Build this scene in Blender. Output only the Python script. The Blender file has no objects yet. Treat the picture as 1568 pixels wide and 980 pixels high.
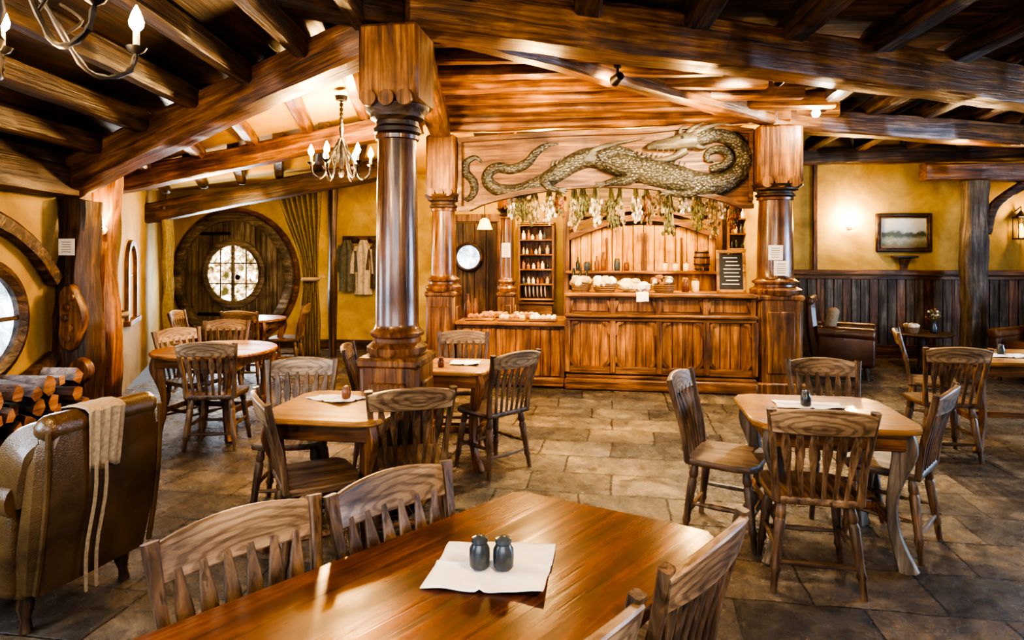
import bpy, bmesh, math, random
from mathutils import Vector, Matrix, Euler, noise
random.seed(7)
V=Vector
pi=math.pi
# ------------------------------------------------------------------ materials
def new_mat(name):
    m=bpy.data.materials.new(name); m.use_nodes=True
    nt=m.node_tree; return m,nt,nt.nodes['Principled BSDF']
def col(c): return (c[0],c[1],c[2],1)
def ramp(nt,fac,stops):
    r=nt.nodes.new('ShaderNodeValToRGB'); e=r.color_ramp.elements
    while len(e)<len(stops): e.new(.5)
    for i,(p,c) in enumerate(stops): e[i].position=p; e[i].color=col(c)
    nt.links.new(fac,r.inputs[0]); return r.outputs[0]
def mixc(nt,a,b,f,blend='MIX'):
    m=nt.nodes.new('ShaderNodeMix'); m.data_type='RGBA'; m.blend_type=blend
    for s,i in ((a,6),(b,7)):
        if isinstance(s,tuple): m.inputs[i].default_value=col(s)
        else: nt.links.new(s,m.inputs[i])
    if isinstance(f,(int,float)): m.inputs[0].default_value=f
    else: nt.links.new(f,m.inputs[0])
    return m.outputs[2]
def coords(nt,scale=(1,1,1),rnd=True,rot=(0,0,0),loc=(0,0,0)):
    tc=nt.nodes.new('ShaderNodeTexCoord'); src=tc.outputs['Object']
    if rnd:
        oi=nt.nodes.new('ShaderNodeObjectInfo'); mu=nt.nodes.new('ShaderNodeMath'); mu.operation='MULTIPLY'
        nt.links.new(oi.outputs['Random'],mu.inputs[0]); mu.inputs[1].default_value=41. if rnd is True else rnd
        ad=nt.nodes.new('ShaderNodeVectorMath'); ad.operation='ADD'
        nt.links.new(src,ad.inputs[0]); nt.links.new(mu.outputs[0],ad.inputs[1]); src=ad.outputs[0]
    mp=nt.nodes.new('ShaderNodeMapping'); mp.inputs['Scale'].default_value=scale; mp.inputs['Rotation'].default_value=rot; mp.inputs['Location'].default_value=loc
    nt.links.new(src,mp.inputs[0]); return mp.outputs[0]
def noi(nt,vec,scale,detail=4,rough=.55,dist=0):
    n=nt.nodes.new('ShaderNodeTexNoise'); n.inputs['Scale'].default_value=scale
    n.inputs['Detail'].default_value=detail; n.inputs['Roughness'].default_value=rough
    n.inputs['Distortion'].default_value=dist; nt.links.new(vec,n.inputs['Vector']); return n.outputs[0]
def bump(nt,b,h,s=.3,d=.01):
    n=nt.nodes.new('ShaderNodeBump'); n.inputs['Strength'].default_value=s; n.inputs['Distance'].default_value=d
    nt.links.new(h,n.inputs['Height']); nt.links.new(n.outputs[0],b.inputs['Normal'])
def wood(name,dark,mid,light,axis='X',rough=.38,gs=1.,bmp=.35,rings=False,coat=0.,crack=.6):
    m,nt,b=new_mat(name)
    k='XYZ'.index(axis)
    sc=[11*gs]*3; sc[k]=.8*gs
    v=coords(nt,tuple(sc)); v2=coords(nt,(1,1,1))
    n=noi(nt,v,1.6,8,.66,.6)
    c=ramp(nt,n,[(.32,dark),(.5,mid),(.68,light)])
    big=noi(nt,v2,2.6,4,.6,.4)
    c=mixc(nt,c,ramp(nt,big,[(.32,(.5,.46,.43)),(.5,(.95,.93,.9)),(.7,(1.4,1.35,1.28))]),1.,'MULTIPLY')
    s3=[30*gs]*3; s3[k]=1.1*gs
    fine=noi(nt,coords(nt,tuple(s3)),1.7,3,.5,.2)
    fr=ramp(nt,fine,[(.34,(.25,.23,.2)),(.44,(1,1,1))])
    c=mixc(nt,c,fr,crack,'MULTIPLY')
    if rings:
        v3=coords(nt,(1.6,3.,5.),rnd=.05,loc=(-.05,0,-4.3)); w=nt.nodes.new('ShaderNodeTexWave'); w.wave_type='RINGS'; w.rings_direction='Y'
        w.inputs['Scale'].default_value=2.9; w.inputs['Distortion'].default_value=6.5; w.inputs['Detail'].default_value=3
        w.inputs['Detail Scale'].default_value=1.3
        nt.links.new(v3,w.inputs['Vector'])
        c=mixc(nt,c,ramp(nt,w.outputs[1],[(.1,(.38,.34,.30)),(.5,(1.1,1.1,1.1))]),.6,'MULTIPLY')
    nt.links.new(c,b.inputs['Base Color'])
    nt.links.new(ramp(nt,n,[(.3,(rough+.2,)*3),(.7,(rough-.03,)*3)]),b.inputs['Roughness'])
    if coat: b.inputs['Coat Weight'].default_value=coat; b.inputs['Coat Roughness'].default_value=.15
    h=mixc(nt,n,fr,.5,'MULTIPLY'); bump(nt,b,h,bmp,.009)
    return m
def plain(name,c,rough=.5,metal=0,nscale=20,var=.25,bmp=.1,bscale=None):
    m,nt,b=new_mat(name); v=coords(nt)
    n=noi(nt,v,nscale,4,.6)
    cc=ramp(nt,n,[(.3,tuple(x*(1-var) for x in c)),(.7,tuple(min(1,x*(1+var)) for x in c))])
    nt.links.new(cc,b.inputs['Base Color']); b.inputs['Roughness'].default_value=rough; b.inputs['Metallic'].default_value=metal
    bump(nt,b,n if bscale is None else noi(nt,v,bscale,3),bmp,.01); return m
def emis(name,c,s):
    m,nt,b=new_mat(name); b.inputs['Base Color'].default_value=col(c)
    b.inputs['Emission Color'].default_value=col(c); b.inputs['Emission Strength'].default_value=s; return m

W={}
for ax in 'XYZ':
    W['dark'+ax]=wood('dark_beam_wood_'+ax,(.012,.007,.003),(.052,.026,.010),(.16,.085,.034),ax,.38,.9,.8)
    W['warm'+ax]=wood('warm_wood_'+ax,(.052,.020,.005),(.21,.088,.022),(.44,.21,.06),ax,.33,1,.5)
    W['bar'+ax]=wood('bar_wood_'+ax,(.030,.012,.004),(.14,.060,.017),(.32,.155,.048),ax,.33,1.1,.6)
    W['chair'+ax]=wood('chair_wood_'+ax,(.028,.016,.009),(.12,.070,.036),(.26,.17,.10),ax,.34,1.3,.4)
    W['grey'+ax]=wood('weathered_wood_'+ax,(.038,.031,.024),(.11,.088,.066),(.24,.20,.16),ax,.5,1,.5)
W['plank']=wood('ceiling_plank_wood',(.02,.010,.004),(.08,.040,.014),(.17,.09,.033),'X',.8,.9,.4)
W['honey']=wood('honey_panel_wood',(.24,.10,.02),(.50,.26,.06),(.76,.46,.15),'Z',.35,1,.3)
W['crest']=wood('chair_crest_oak',(.11,.07,.04),(.25,.17,.10),(.40,.30,.195),'X',.34,1,.3,rings=True,crack=.4)
W['table']=wood('table_wood',(.040,.012,.004),(.13,.044,.012),(.27,.105,.034),'Y',.20,.85,.12,coat=.3,crack=.6)
W['table2']=wood('table_top_light_wood',(.13,.06,.02),(.32,.165,.055),(.52,.32,.13),'X',.22,.9,.12,coat=.35,crack=.4)
W['column']=wood('column_varnished_wood',(.032,.013,.005),(.145,.063,.024),(.32,.165,.07),'Z',.22,.7,.5,coat=.45)
iron=plain('black_iron',(.03,.025,.022),.45,.7)
brass=plain('aged_brass',(.22,.14,.06),.4,.8)
def plaster(name,a,b2):
    m,nt,b=new_mat(name); v=coords(nt,rnd=False)
    n=noi(nt,v,1.6,7,.68,.5); n2=noi(nt,v,30,3)
    c=ramp(nt,n,[(.3,a),(.68,b2)]); nt.links.new(c,b.inputs['Base Color']); b.inputs['Roughness'].default_value=.75
    bump(nt,b,n2,.25,.006); return m
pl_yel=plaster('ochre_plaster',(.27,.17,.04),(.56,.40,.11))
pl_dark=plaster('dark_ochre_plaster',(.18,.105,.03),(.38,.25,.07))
pl_ceil=plaster('amber_ceiling_plaster',(.52,.29,.035),(.76,.48,.09))
def floor_mat():
    m,nt,b=new_mat('slate_flagstones'); v=coords(nt,rnd=False,rot=(0,0,.16))
    nv=nt.nodes.new('ShaderNodeTexNoise'); nv.inputs['Scale'].default_value=3.; nv.inputs['Detail'].default_value=4; nt.links.new(v,nv.inputs['Vector'])
    add=nt.nodes.new('ShaderNodeVectorMath'); add.operation='MULTIPLY_ADD'
    nt.links.new(nv.outputs[1],add.inputs[0]); add.inputs[1].default_value=(.06,.06,0); nt.links.new(v,add.inputs[2])
    br=nt.nodes.new('ShaderNodeTexBrick'); br.offset=.37; br.squash=1.6; br.squash_frequency=3
    nt.links.new(add.outputs[0],br.inputs['Vector'])
    for k,val in(('Scale',1.),('Brick Width',.58),('Row Height',.40),('Mortar Size',.008),('Mortar Smooth',.5),('Bias',0)): br.inputs[k].default_value=val
    br.inputs['Color1'].default_value=(.150,.128,.098,1); br.inputs['Color2'].default_value=(.055,.053,.050,1)
    br.inputs['Mortar'].default_value=(.026,.022,.018,1)
    n=noi(nt,v,2.6,12,.78,1.2); n2=noi(nt,v,11,10,.76); n3=noi(nt,v,.8,3,.5)
    c=mixc(nt,br.outputs[0],ramp(nt,n,[(.37,(.38,.37,.37)),(.5,(.95,.93,.9)),(.63,(2.0,1.85,1.6))]),1.,'MULTIPLY')
    c=mixc(nt,c,ramp(nt,n3,[(.35,(.75,.82,.95)),(.65,(1.25,1.1,.85))]),1.,'MULTIPLY')
    nt.links.new(c,b.inputs['Base Color'])
    nt.links.new(ramp(nt,n2,[(.35,(.15,)*3),(.65,(.42,)*3)]),b.inputs['Roughness'])
    h=mixc(nt,n2,br.outputs[1],.45,'SUBTRACT')
    bump(nt,b,h,.75,.024); return m
fl_mat=floor_mat()
def leather_mat(name,c):
    m,nt,b=new_mat(name); v=coords(nt); n=noi(nt,v,4,6,.65,.4)
    nt.links.new(ramp(nt,n,[(.3,tuple(x*.45 for x in c)),(.7,tuple(x*1.5 for x in c))]),b.inputs['Base Color'])
    vo=nt.nodes.new('ShaderNodeTexVoronoi'); vo.inputs['Scale'].default_value=180; nt.links.new(v,vo.inputs['Vector'])
    b.inputs['Roughness'].default_value=.32; b.inputs['Coat Weight'].default_value=.15
    mx=mixc(nt,n,vo.outputs[0],.15); bump(nt,b,mx,.45,.014); return m
leather=leather_mat('olive_brown_leather',(.085,.048,.018)); leather2=leather_mat('brown_leather',(.09,.036,.015))
cloth_w=plain('white_linen',(.84,.84,.83),.85,0,6,.06,.35,9)
cloth_b=plain('beige_wool',(.30,.225,.14),.95,0,60,.25,.5)
cloth_c=plain('olive_curtain_fabric',(.15,.11,.03),.85,0,30,.3,.3)
ceram=plain('blue_grey_ceramic',(.045,.058,.068),.25,0,14,.5,.15)
ceram_b=plain('brown_ceramic',(.16,.06,.025),.3,0,14,.4,.15)
glassdk=plain('dark_bottle_glass',(.02,.025,.018),.12,0,5,.2,0)
white=plain('paper_white',(.7,.62,.5),.8,0,9,.08,.05)
pastry=plain('baked_pastry',(.42,.2,.06),.6,0,25,.4,.4)
creamm=plain('cream_wrapping',(.72,.58,.32),.7,0,12,.15,.3)
wicker=plain('wicker',(.22,.12,.05),.65,0,90,.5,.8)
bark=wood('log_bark',(.020,.011,.007),(.085,.040,.02),(.18,.095,.05),'X',.85,1,.9)
logend=wood('log_cut_end',(.13,.055,.028),(.28,.13,.065),(.42,.23,.12),'Y',.85,1,.3)
green=plain('dried_herb_green',(.13,.125,.045),.85,0,30,.5,.3)
straw=plain('dried_straw',(.45,.33,.17),.85,0,30,.3,.3)
petal=plain('dried_white_petals',(.78,.70,.58),.85,0,30,.12,.3)
rust=plain('dried_rust_flowers',(.28,.12,.05),.85,0,30,.4,.3)
bulb=emis('warm_bulb',(1.,.78,.48),110)
bulb2=emis('spot_lens',(1.,.95,.85),220)
shade=emis('amber_lamp_shade',(.9,.5,.08),1.6)
def daylight(name,tint,foliage,s):
    m,nt,b=new_mat(name); v=coords(nt,rnd=False); n=noi(nt,v,9 if foliage else 5,6,.7,.6)
    if foliage: st=[(.40,(.04,.035,.012)),(.50,(.30,.21,.10)),(.60,(1.,.9,.8))]
    else: st=[(.35,(.06,.09,.10)),(.5,tuple(t*.5 for t in tint)),(.62,tint)]
    c=ramp(nt,n,st); nt.links.new(c,b.inputs['Base Color']); nt.links.new(c,b.inputs['Emission Color'])
    b.inputs['Emission Strength'].default_value=s; b.inputs['Roughness'].default_value=.15; return m
pane_blue=daylight('daylit_window_glass',(.62,.8,1.),False,1.7)
pane_leaf=daylight('daylit_leaded_glass',(1,1,1),True,2.2)
def paint_mat():
    m,nt,b=new_mat('landscape_painting'); tc=nt.nodes.new('ShaderNodeTexCoord'); sp=nt.nodes.new('ShaderNodeSeparateXYZ')
    nt.links.new(tc.outputs['Generated'],sp.inputs[0])
    n=noi(nt,tc.outputs['Object'],9,6,.6); ad=nt.nodes.new('ShaderNodeMath'); ad.operation='MULTIPLY_ADD'
    nt.links.new(n,ad.inputs[0]); ad.inputs[1].default_value=.35; nt.links.new(sp.outputs[2],ad.inputs[2])
    c=ramp(nt,ad.outputs[0],[(.3,(.16,.14,.06)),(.45,(.30,.33,.26)),(.58,(.07,.09,.04)),(.66,(.07,.09,.05)),(.75,(.42,.5,.55)),(1.,(.6,.62,.6))])
    nt.links.new(c,b.inputs['Base Color']); b.inputs['Roughness'].default_value=.4; return m
def scale_mat():
    m,nt,b=new_mat('carved_dragon_scales'); v=coords(nt,(1,1,1.2))
    vo=nt.nodes.new('ShaderNodeTexVoronoi'); vo.inputs['Scale'].default_value=26; nt.links.new(v,vo.inputs['Vector'])
    n=noi(nt,v,4,5,.6)
    c=ramp(nt,n,[(.35,(.060,.055,.038)),(.65,(.135,.122,.085))])
    c=mixc(nt,c,ramp(nt,vo.outputs[0],[(.05,(1.35,1.35,1.3)),(.6,(.40,.37,.32))]),.75,'MULTIPLY')
    nt.links.new(c,b.inputs['Base Color']); b.inputs['Roughness'].default_value=.30
    inv=nt.nodes.new('ShaderNodeMath'); inv.operation='SUBTRACT'; inv.inputs[0].default_value=1; nt.links.new(vo.outputs[0],inv.inputs[1])
    bump(nt,b,inv.outputs[0],.6,.03); return m
drag=scale_mat()
dhorn=wood('carved_dragon_smooth',(.045,.038,.026),(.11,.095,.064),(.20,.175,.12),'X',.30,2,.4)
panelw=wood('carved_panel_wood',(.05,.020,.006),(.17,.075,.022),(.32,.16,.052),'X',.38,1,.7)

# ------------------------------------------------------------------ builder
def cr(pts,n=6):
    out=[]; P=[pts[0]]+list(pts)+[pts[-1]]
    for i in range(1,len(P)-2):
        a,b,c,d=P[i-1],P[i],P[i+1],P[i+2]
        for k in range(n):
            t=k/n
            out.append(tuple(.5*((2*b[j])+(-a[j]+c[j])*t+(2*a[j]-5*b[j]+4*c[j]-d[j])*t*t+(-a[j]+3*b[j]-3*c[j]+d[j])*t**3) for j in range(len(b))))
    out.append(tuple(pts[-1])); return out
class Bd:
    def __init__(s): s.bm=bmesh.new(); s.mats=[]; s.cur=0; s.M=Matrix.Identity(4)
    def mat(s,m):
        if m not in s.mats: s.mats.append(m)
        s.cur=s.mats.index(m); return s
    def add(s,vs,fs):
        nv=[s.bm.verts.new(s.M@V(v)) for v in vs]
        for f in fs:
            try: fc=s.bm.faces.new([nv[i] for i in f]); fc.material_index=s.cur; fc.smooth=True
            except ValueError: pass
    def box(s,c,size,R=None,bev=.005,seg=1):
        t=bmesh.new(); bmesh.ops.create_cube(t,size=1)
        for v in t.verts: v.co=V((v.co.x*size[0],v.co.y*size[1],v.co.z*size[2]))
        bev=min(bev,min(size)*.45)
        if bev>0: bmesh.ops.bevel(t,geom=list(t.edges),offset=bev,segments=seg,profile=.5,affect='EDGES')
        m=Matrix.Translation(c)
        if R is not None: m=m@(Euler(R).to_matrix().to_4x4())
        t.verts.index_update()
        s.add([m@v.co for v in t.verts],[[v.index for v in f.verts] for f in t.faces]); t.free()
    def prism(s,poly,z0,z1,b=.005,plane='xy'):
        n=len(poly); cx=sum(p[0] for p in poly)/n; cy=sum(p[1] for p in poly)/n
        rad=max(math.hypot(p[0]-cx,p[1]-cy) for p in poly); k=1-b/rad
        def ring(z,q): return [(cx+(p[0]-cx)*q,cy+(p[1]-cy)*q,z) for p in poly]
        rs=ring(z0,k)+ring(z0+b,1)+ring(z1-b,1)+ring(z1,k) if b>0 else ring(z0,1)+ring(z1,1)
        if plane=='xz': rs=[(p[0],p[2],p[1]) for p in rs]
        L=len(rs)//n; fs=[list(range(n))[::-1],[(L-1)*n+i for i in range(n)]]
        for l in range(L-1):
            for i in range(n): fs.append([l*n+i,l*n+(i+1)%n,(l+1)*n+(i+1)%n,(l+1)*n+i])
        s.add(rs,fs)
    def sweep(s,pts,secs,side,cham=0,jit=0):
        pts=[V(p) for p in pts]; side=V(side).normalized(); vs=[]; fs=[]
        if isinstance(secs,tuple): secs=[secs]*len(pts)
        for i,p in enumerate(pts):
            t=(pts[min(i+1,len(pts)-1)]-pts[max(i-1,0)]).normalized()
            nn=t.cross(side).normalized(); sd=nn.cross(t).normalized(); w,h=secs[i][0]/2,secs[i][1]/2
            c=cham if cham else 0
            if c: q=[(w-c,h),(-w+c,h),(-w,h-c),(-w,-h+c),(-w+c,-h),(w-c,-h),(w,-h+c),(w,h-c)]
            else: q=[(w,h),(-w,h),(-w,-h),(w,-h)]
            for k,(a,b) in enumerate(q):
                j=V((0,0,0))
                if jit: j=noise.noise_vector(p*1.1+V((k//2*3.1,k//2,0)))*jit+noise.noise_vector(p*7+V((k*3.1,k,0)))*jit*.35
                vs.append(p+sd*a+nn*b+j)
        m=len(q)
        for i in range(len(pts)-1):
            for k in range(m): fs.append([i*m+k,i*m+(k+1)%m,(i+1)*m+(k+1)%m,(i+1)*m+k])
        fs.append(list(range(m))); fs.append([(len(pts)-1)*m+k for k in range(m)][::-1])
        s.add(vs,fs)
    def tube(s,pts,rad,n=8,flat=None):
        pts=[V(p) for p in pts]
        if isinstance(rad,(int,float)): rad=[rad]*len(pts)
        vs=[];fs=[];nr=None
        for i,p in enumerate(pts):
            t=(pts[min(i+1,len(pts)-1)]-pts[max(i-1,0)]).normalized()
            if nr is None: nr=t.orthogonal().normalized()
            else: nr=(nr-t*nr.dot(t)).normalized()
            b=t.cross(nr)
            for k in range(n):
                a=2*pi*k/n; o=(nr*math.cos(a)+b*math.sin(a))*rad[i]
                if flat: o.y*=flat
                vs.append(p+o)
        for i in range(len(pts)-1):
            for k in range(n): fs.append([i*n+k,i*n+(k+1)%n,(i+1)*n+(k+1)%n,(i+1)*n+k])
        fs.append(list(range(n))[::-1]); fs.append([(len(pts)-1)*n+k for k in range(n)]); s.add(vs,fs)
    def turned(s,p0,p1,prof,n=10):
        p0=V(p0);p1=V(p1); s.tube([p0.lerp(p1,t) for t,r in prof],[r for t,r in prof],n)
    def lathe(s,prof,c=(0,0,0),n=24,closed=False,axis='z',caps=True):
        vs=[];fs=[];L=len(prof)
        for r,z in prof:
            for k in range(n):
                a=2*pi*k/n; x,y=r*math.cos(a),r*math.sin(a)
                vs.append((c[0]+x,c[1]+y,c[2]+z) if axis=='z' else (c[0]+x,c[1]+z,c[2]+y) if axis=='y' else (c[0]+z,c[1]+x,c[2]+y))
        R=L if closed else L-1
        for i in range(R):
            for k in range(n):
                j=(i+1)%L; fs.append([i*n+k,i*n+(k+1)%n,j*n+(k+1)%n,j*n+k])
        if not closed and caps: fs.append(list(range(n))[::-1]); fs.append([(L-1)*n+k for k in range(n)])
        s.add(vs,fs)
    def ball(s,c,r,sc=(1,1,1),n=10,lump=0):
        vs=[];fs=[];m=n//2+1
        for i in range(m+1):
            th=pi*i/m
            for k in range(n):
                a=2*pi*k/n; p=V((math.sin(th)*math.cos(a),math.sin(th)*math.sin(a),math.cos(th)))
                if i in(0,m): p=V((0,0,1 if i==0 else -1))
                q=1+(noise.noise(p*2+V(c)*9)*lump if lump else 0)
                vs.append((c[0]+p.x*r*sc[0]*q,c[1]+p.y*r*sc[1]*q,c[2]+p.z*r*sc[2]*q))
        for i in range(m):
            for k in range(n): fs.append([i*n+k,i*n+(k+1)%n,(i+1)*n+(k+1)%n,(i+1)*n+k])
        s.add(vs,fs)
    def grid(s,g):
        R=len(g);C=len(g[0]); vs=[p for r in g for p in r]
        s.add(vs,[[i*C+j,i*C+j+1,(i+1)*C+j+1,(i+1)*C+j] for i in range(R-1) for j in range(C-1)])
    def mesh(s,name,ang=38):
        bmesh.ops.remove_doubles(s.bm,verts=s.bm.verts,dist=1e-5)
        bmesh.ops.recalc_face_normals(s.bm,faces=s.bm.faces)
        me=bpy.data.meshes.new(name); s.bm.to_mesh(me); s.bm.free()
        for m in s.mats: me.materials.append(m)
        me.set_sharp_from_angle(angle=math.radians(ang)); return me
    def done(s,name,loc=(0,0,0),rz=0,solid=0,matrix=None,subd=0):
        o=bpy.data.objects.new(name,s.mesh(name)); bpy.context.collection.objects.link(o)
        if matrix is not None: o.matrix_world=matrix
        else: o.location=loc; o.rotation_euler=(0,0,rz)
        if subd: md=o.modifiers.new('sub','SUBSURF'); md.levels=subd; md.render_levels=subd
        if solid: md=o.modifiers.new('sol','SOLIDIFY'); md.thickness=solid; md.offset=0
        return o
def inst(me,name,loc,rz=0,sc=1):
    o=bpy.data.objects.new(name,me); bpy.context.collection.objects.link(o); o.location=loc; o.rotation_euler=(0,0,rz); o.scale=(sc,)*3; return o
def frz(f): return math.atan2(-f[0],f[1])
RA=-math.radians(8.6); ca,sa=math.cos(RA),math.sin(RA)
BO=V((-.87,8.15,0))
def B2W(x,y,z=0): return V((BO.x+x*ca-y*sa,BO.y+x*sa+y*ca,z))

def beam(name,p1,p2,w,h,mat=None,jit=.02,bow=0,cham=.025):
    p1=V(p1);p2=V(p2); d=p2-p1; L=d.length; x=d.normalized(); y=V((0,0,1)).cross(x).normalized(); z=x.cross(y)
    M=Matrix((x,y,z)).transposed().to_4x4(); M.translation=(p1+p2)/2
    b=Bd().mat(mat or W['darkX']); n=max(4,int(L/.1))
    off=random.random()*50
    pts=[V((-L/2+L*i/n,0,bow*(1-(2*i/n-1)**2))) for i in range(n+1)]
    b.M=Matrix.Translation((-off,0,0)); b.sweep([p+V((off,0,0)) for p in pts],(w,h),(0,1,0),cham,jit)
    return b.done(name,matrix=M)

# ------------------------------------------------------------------ shell
b=Bd().mat(fl_mat); b.box((2.4,4.6,-.05),(14,14.4,.1),bev=0); b.done('floor')
def wall(name,p1,p2,h,mat,th=.15,z0=0):
    p1=V((p1[0],p1[1],0));p2=V((p2[0],p2[1],0)); d=p2-p1; L=d.length
    b=Bd().mat(mat); b.box((L/2,th/2,z0+(h-z0)/2),(L,th,h-z0),bev=0)
    return b.done(name,p1,math.atan2(d.y,d.x))
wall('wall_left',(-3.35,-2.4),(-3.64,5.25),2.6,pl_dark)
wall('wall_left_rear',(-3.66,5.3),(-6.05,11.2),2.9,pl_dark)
wall('wall_far',(-6.15,11.3),(.35,10.3),3.5,pl_yel)
wall('wall_lounge',(3.5,10.32),(8.9,9.46),3.5,pl_yel)
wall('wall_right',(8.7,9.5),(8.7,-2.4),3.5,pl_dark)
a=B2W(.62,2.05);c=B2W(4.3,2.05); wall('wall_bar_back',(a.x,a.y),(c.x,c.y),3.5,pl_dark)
wall('wall_bar_side',(3.42,7.85),(3.62,10.35),3.5,pl_yel)
b=Bd().mat(W['plank']); b.prism([(-.6,-2.4),(8.8,-2.4),(8.8,9.6),(8.8,11.3),(-.6,11.3)],3.5,3.6,0); b.done('ceiling')
# sloped left ceiling
lines=[((-.6,-2.4,3.5),(-.9,-2.4,3.3),(-3.4,-2.4,2.42)),((-.6,4.35,3.5),(-.9,4.35,3.32),(-3.66,5.25,2.42)),
       ((-.6,7.,3.5),(-1.2,7.,3.27),(-4.75,7.4,2.55)),((-.6,9,3.5),(-1.8,8.9,2.95),(-5.5,9.2,2.5)),((-.6,11.3,3.4),(-.7,11.2,2.95),(-6.2,11.4,2.7))]
for nm,i0,i1,mt in (('ceiling_left',0,1,W['darkY']),('ceiling_left_plaster',1,4,pl_ceil)):
    b=Bd().mat(mt); b.grid([list(lines[i]) for i in range(i0,i1+1)]); b.done(nm,solid=.02)
def lp(i,s):
    p=V(lines[i][1]); q=V(lines[i][2]); return p.lerp(q,s)
for s in (.04,.2,.36,.52,.68,.84,.97):
    beam('ceiling_joist',lp(0,s)-V((0,0,.08)),lp(1,s)-V((0,0,.08)),.12,.16,jit=.012)
for s in (.12,.3,.48,.66,.84): beam('ceiling_joist',lp(1,s)-V((0,0,.05)),lp(2,s)-V((0,0,.05)),.13,.12,W['barX'],.015)
for s in (.1,.25,.4,.55,.7,.85): beam('ceiling_joist',lp(2,s)-V((0,0,.05)),lp(3,s)-V((0,0,.05)),.12,.12,jit=.012)
# main timbers
beam('ceiling_beam',(-.9,4.36,3.14),(-3.68,5.2,2.21),.25,.26,W['barX'],.025)
beam('ceiling_beam',(-.75,4.4,3.28),(-3.3,2.35,3.1),.24,.26,jit=.02)
beam('ceiling_beam',(-1.0,7.0,3.07),(-4.75,7.4,2.4),.22,.24,W['barX'],.02)
beam('ceiling_beam',(-1.6,8.9,2.82),(-5.5,9.1,2.12),.24,.26,jit=.02)
beam('ceiling_beam',(-.72,4.3,3.30),(5.4,6.2,3.16),.30,.36,W['barX'],.025)
beam('ceiling_beam',(-.55,4.55,3.27),(3.0,7.45,3.20),.17,.2,W['barX'],.02)
beam('ceiling_beam',(3.0,7.5,3.20),(8.7,8.35,3.02),.24,.28,W['barX'],.025)
beam('ceiling_beam',(-.72,4.35,3.24),(-.9,8.1,3.22),.26,.32,W['barX'],.02)
p=B2W(-.1,-.05,3.25);q=B2W(4.15,-.05,3.25); beam('ceiling_beam',p,q,.22,.2,W['warmX'],.02)
for k in range(7):
    y=4.75+k*.48; x2=-.75+(y-4.3)*1.15+.4
    beam('ceiling_joist',(-.8,y+.15,3.31),(min(x2,3.2)+.6,y-.15*(x2/3)+.0,3.31),.14,.2,W['warmX'],.015)
for k in range(8):
    x=-.3+k*.85; y2=4.35+(x+.7)*.31
    beam('ceiling_joist',(x-.45,-2.2,3.41),(x,y2,3.41),.2,.2,jit=.015)
for k in range(7):
    x=3.6+k*.7; beam('ceiling_joist',(x-.25,6.0+.1*k,3.38),(x+.35,10.1-.12*k,3.30),.16,.2,jit=.02)
beam('ceiling_beam',(3.5,10.2,3.12),(8.7,9.38,3.12),.2,.24,jit=.02)
beam('ceiling_beam',(5.9,9.2,2.78),(8.7,8.75,2.72),.22,.26,W['barX'],.02)
beam('trim_1',(-3.28,-2.3,2.28),(-3.55,5.1,2.2),.16,.26,jit=.02)
# posts
def post(name,x,y,w,h,mat,rz=0,jit=.03,w2=None):
    b=Bd().mat(mat); n=24; b.M=Matrix.Translation((-x*3,0,0))
    b.sweep([(x*3,0,h*i/n) for i in range(n+1)],[(w*(1+.12*math.sin(i*.5+x)),w2 or w) for i in range(n+1)],(1,0,0),.04,jit); return b.done(name,(x,y,0),rz)
post('timber_post',-3.5,5.18,.25,2.06,W['darkZ'],RA,.05)
post('timber_post',-3.60,5.70,.18,2.35,W['warmZ'],RA,.05)
post('timber_post',6.6,9.15,.28,2.66,W['greyZ'],RA,.04)
post('timber_post',-2.80,10.0,.12,2.75,W['darkZ'],RA,.015)
b=Bd().mat(W['darkX']); b.sweep(cr([(-.0,0,1.9),(.12,0,2.3),(.5,0,2.6)],5),(.12,.12),(0,1,0),.02,.01); b.done('timber_brace',(6.75,9.12,0),RA)
b=Bd().mat(W['darkX'])
xw=lambda y:-3.35-(y+2.4)*.0379
def wp(y,z,o=.05): return (xw(y)+o,y,z)
b.sweep([wp(*p) for p in cr([(3.9,2.0),(4.4,1.86),(4.75,1.68),(5.0,1.42)],5)],(.09,.13),(1,0,0),.02,.015)
b.sweep([wp(*p) for p in cr([(3.6,.62),(4.2,.64),(4.7,.70),(5.0,.82)],5)],(.09,.12),(1,0,0),.02,.015)
b.done('timber_wall_frame')
b=Bd().mat(W['barZ']); b.prism([(.1*math.cos(t)*(1+.25*math.cos(3*t)),.26*math.sin(t)) for t in [i*2*pi/20 for i in range(20)]],-.035,.035,.012,'xz')
for k in range(5): b.lathe([(.018,-.045),(.03,-.04),(.03,0),(.018,0)],c=(.03*math.sin(k*2),-.01,-.16+k*.08),axis='y',n=12)
b.done('carved_post_ornament',(-3.44,5.0,1.13),RA)
b=Bd().mat(W['warmZ']); b.lathe([(.02,-.05),(.085,-.05),(.1,0),(.085,.02),(.02,.02)],axis='y'); b.done('carved_post_knob',(-3.35,5.0,.72),RA)

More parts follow.
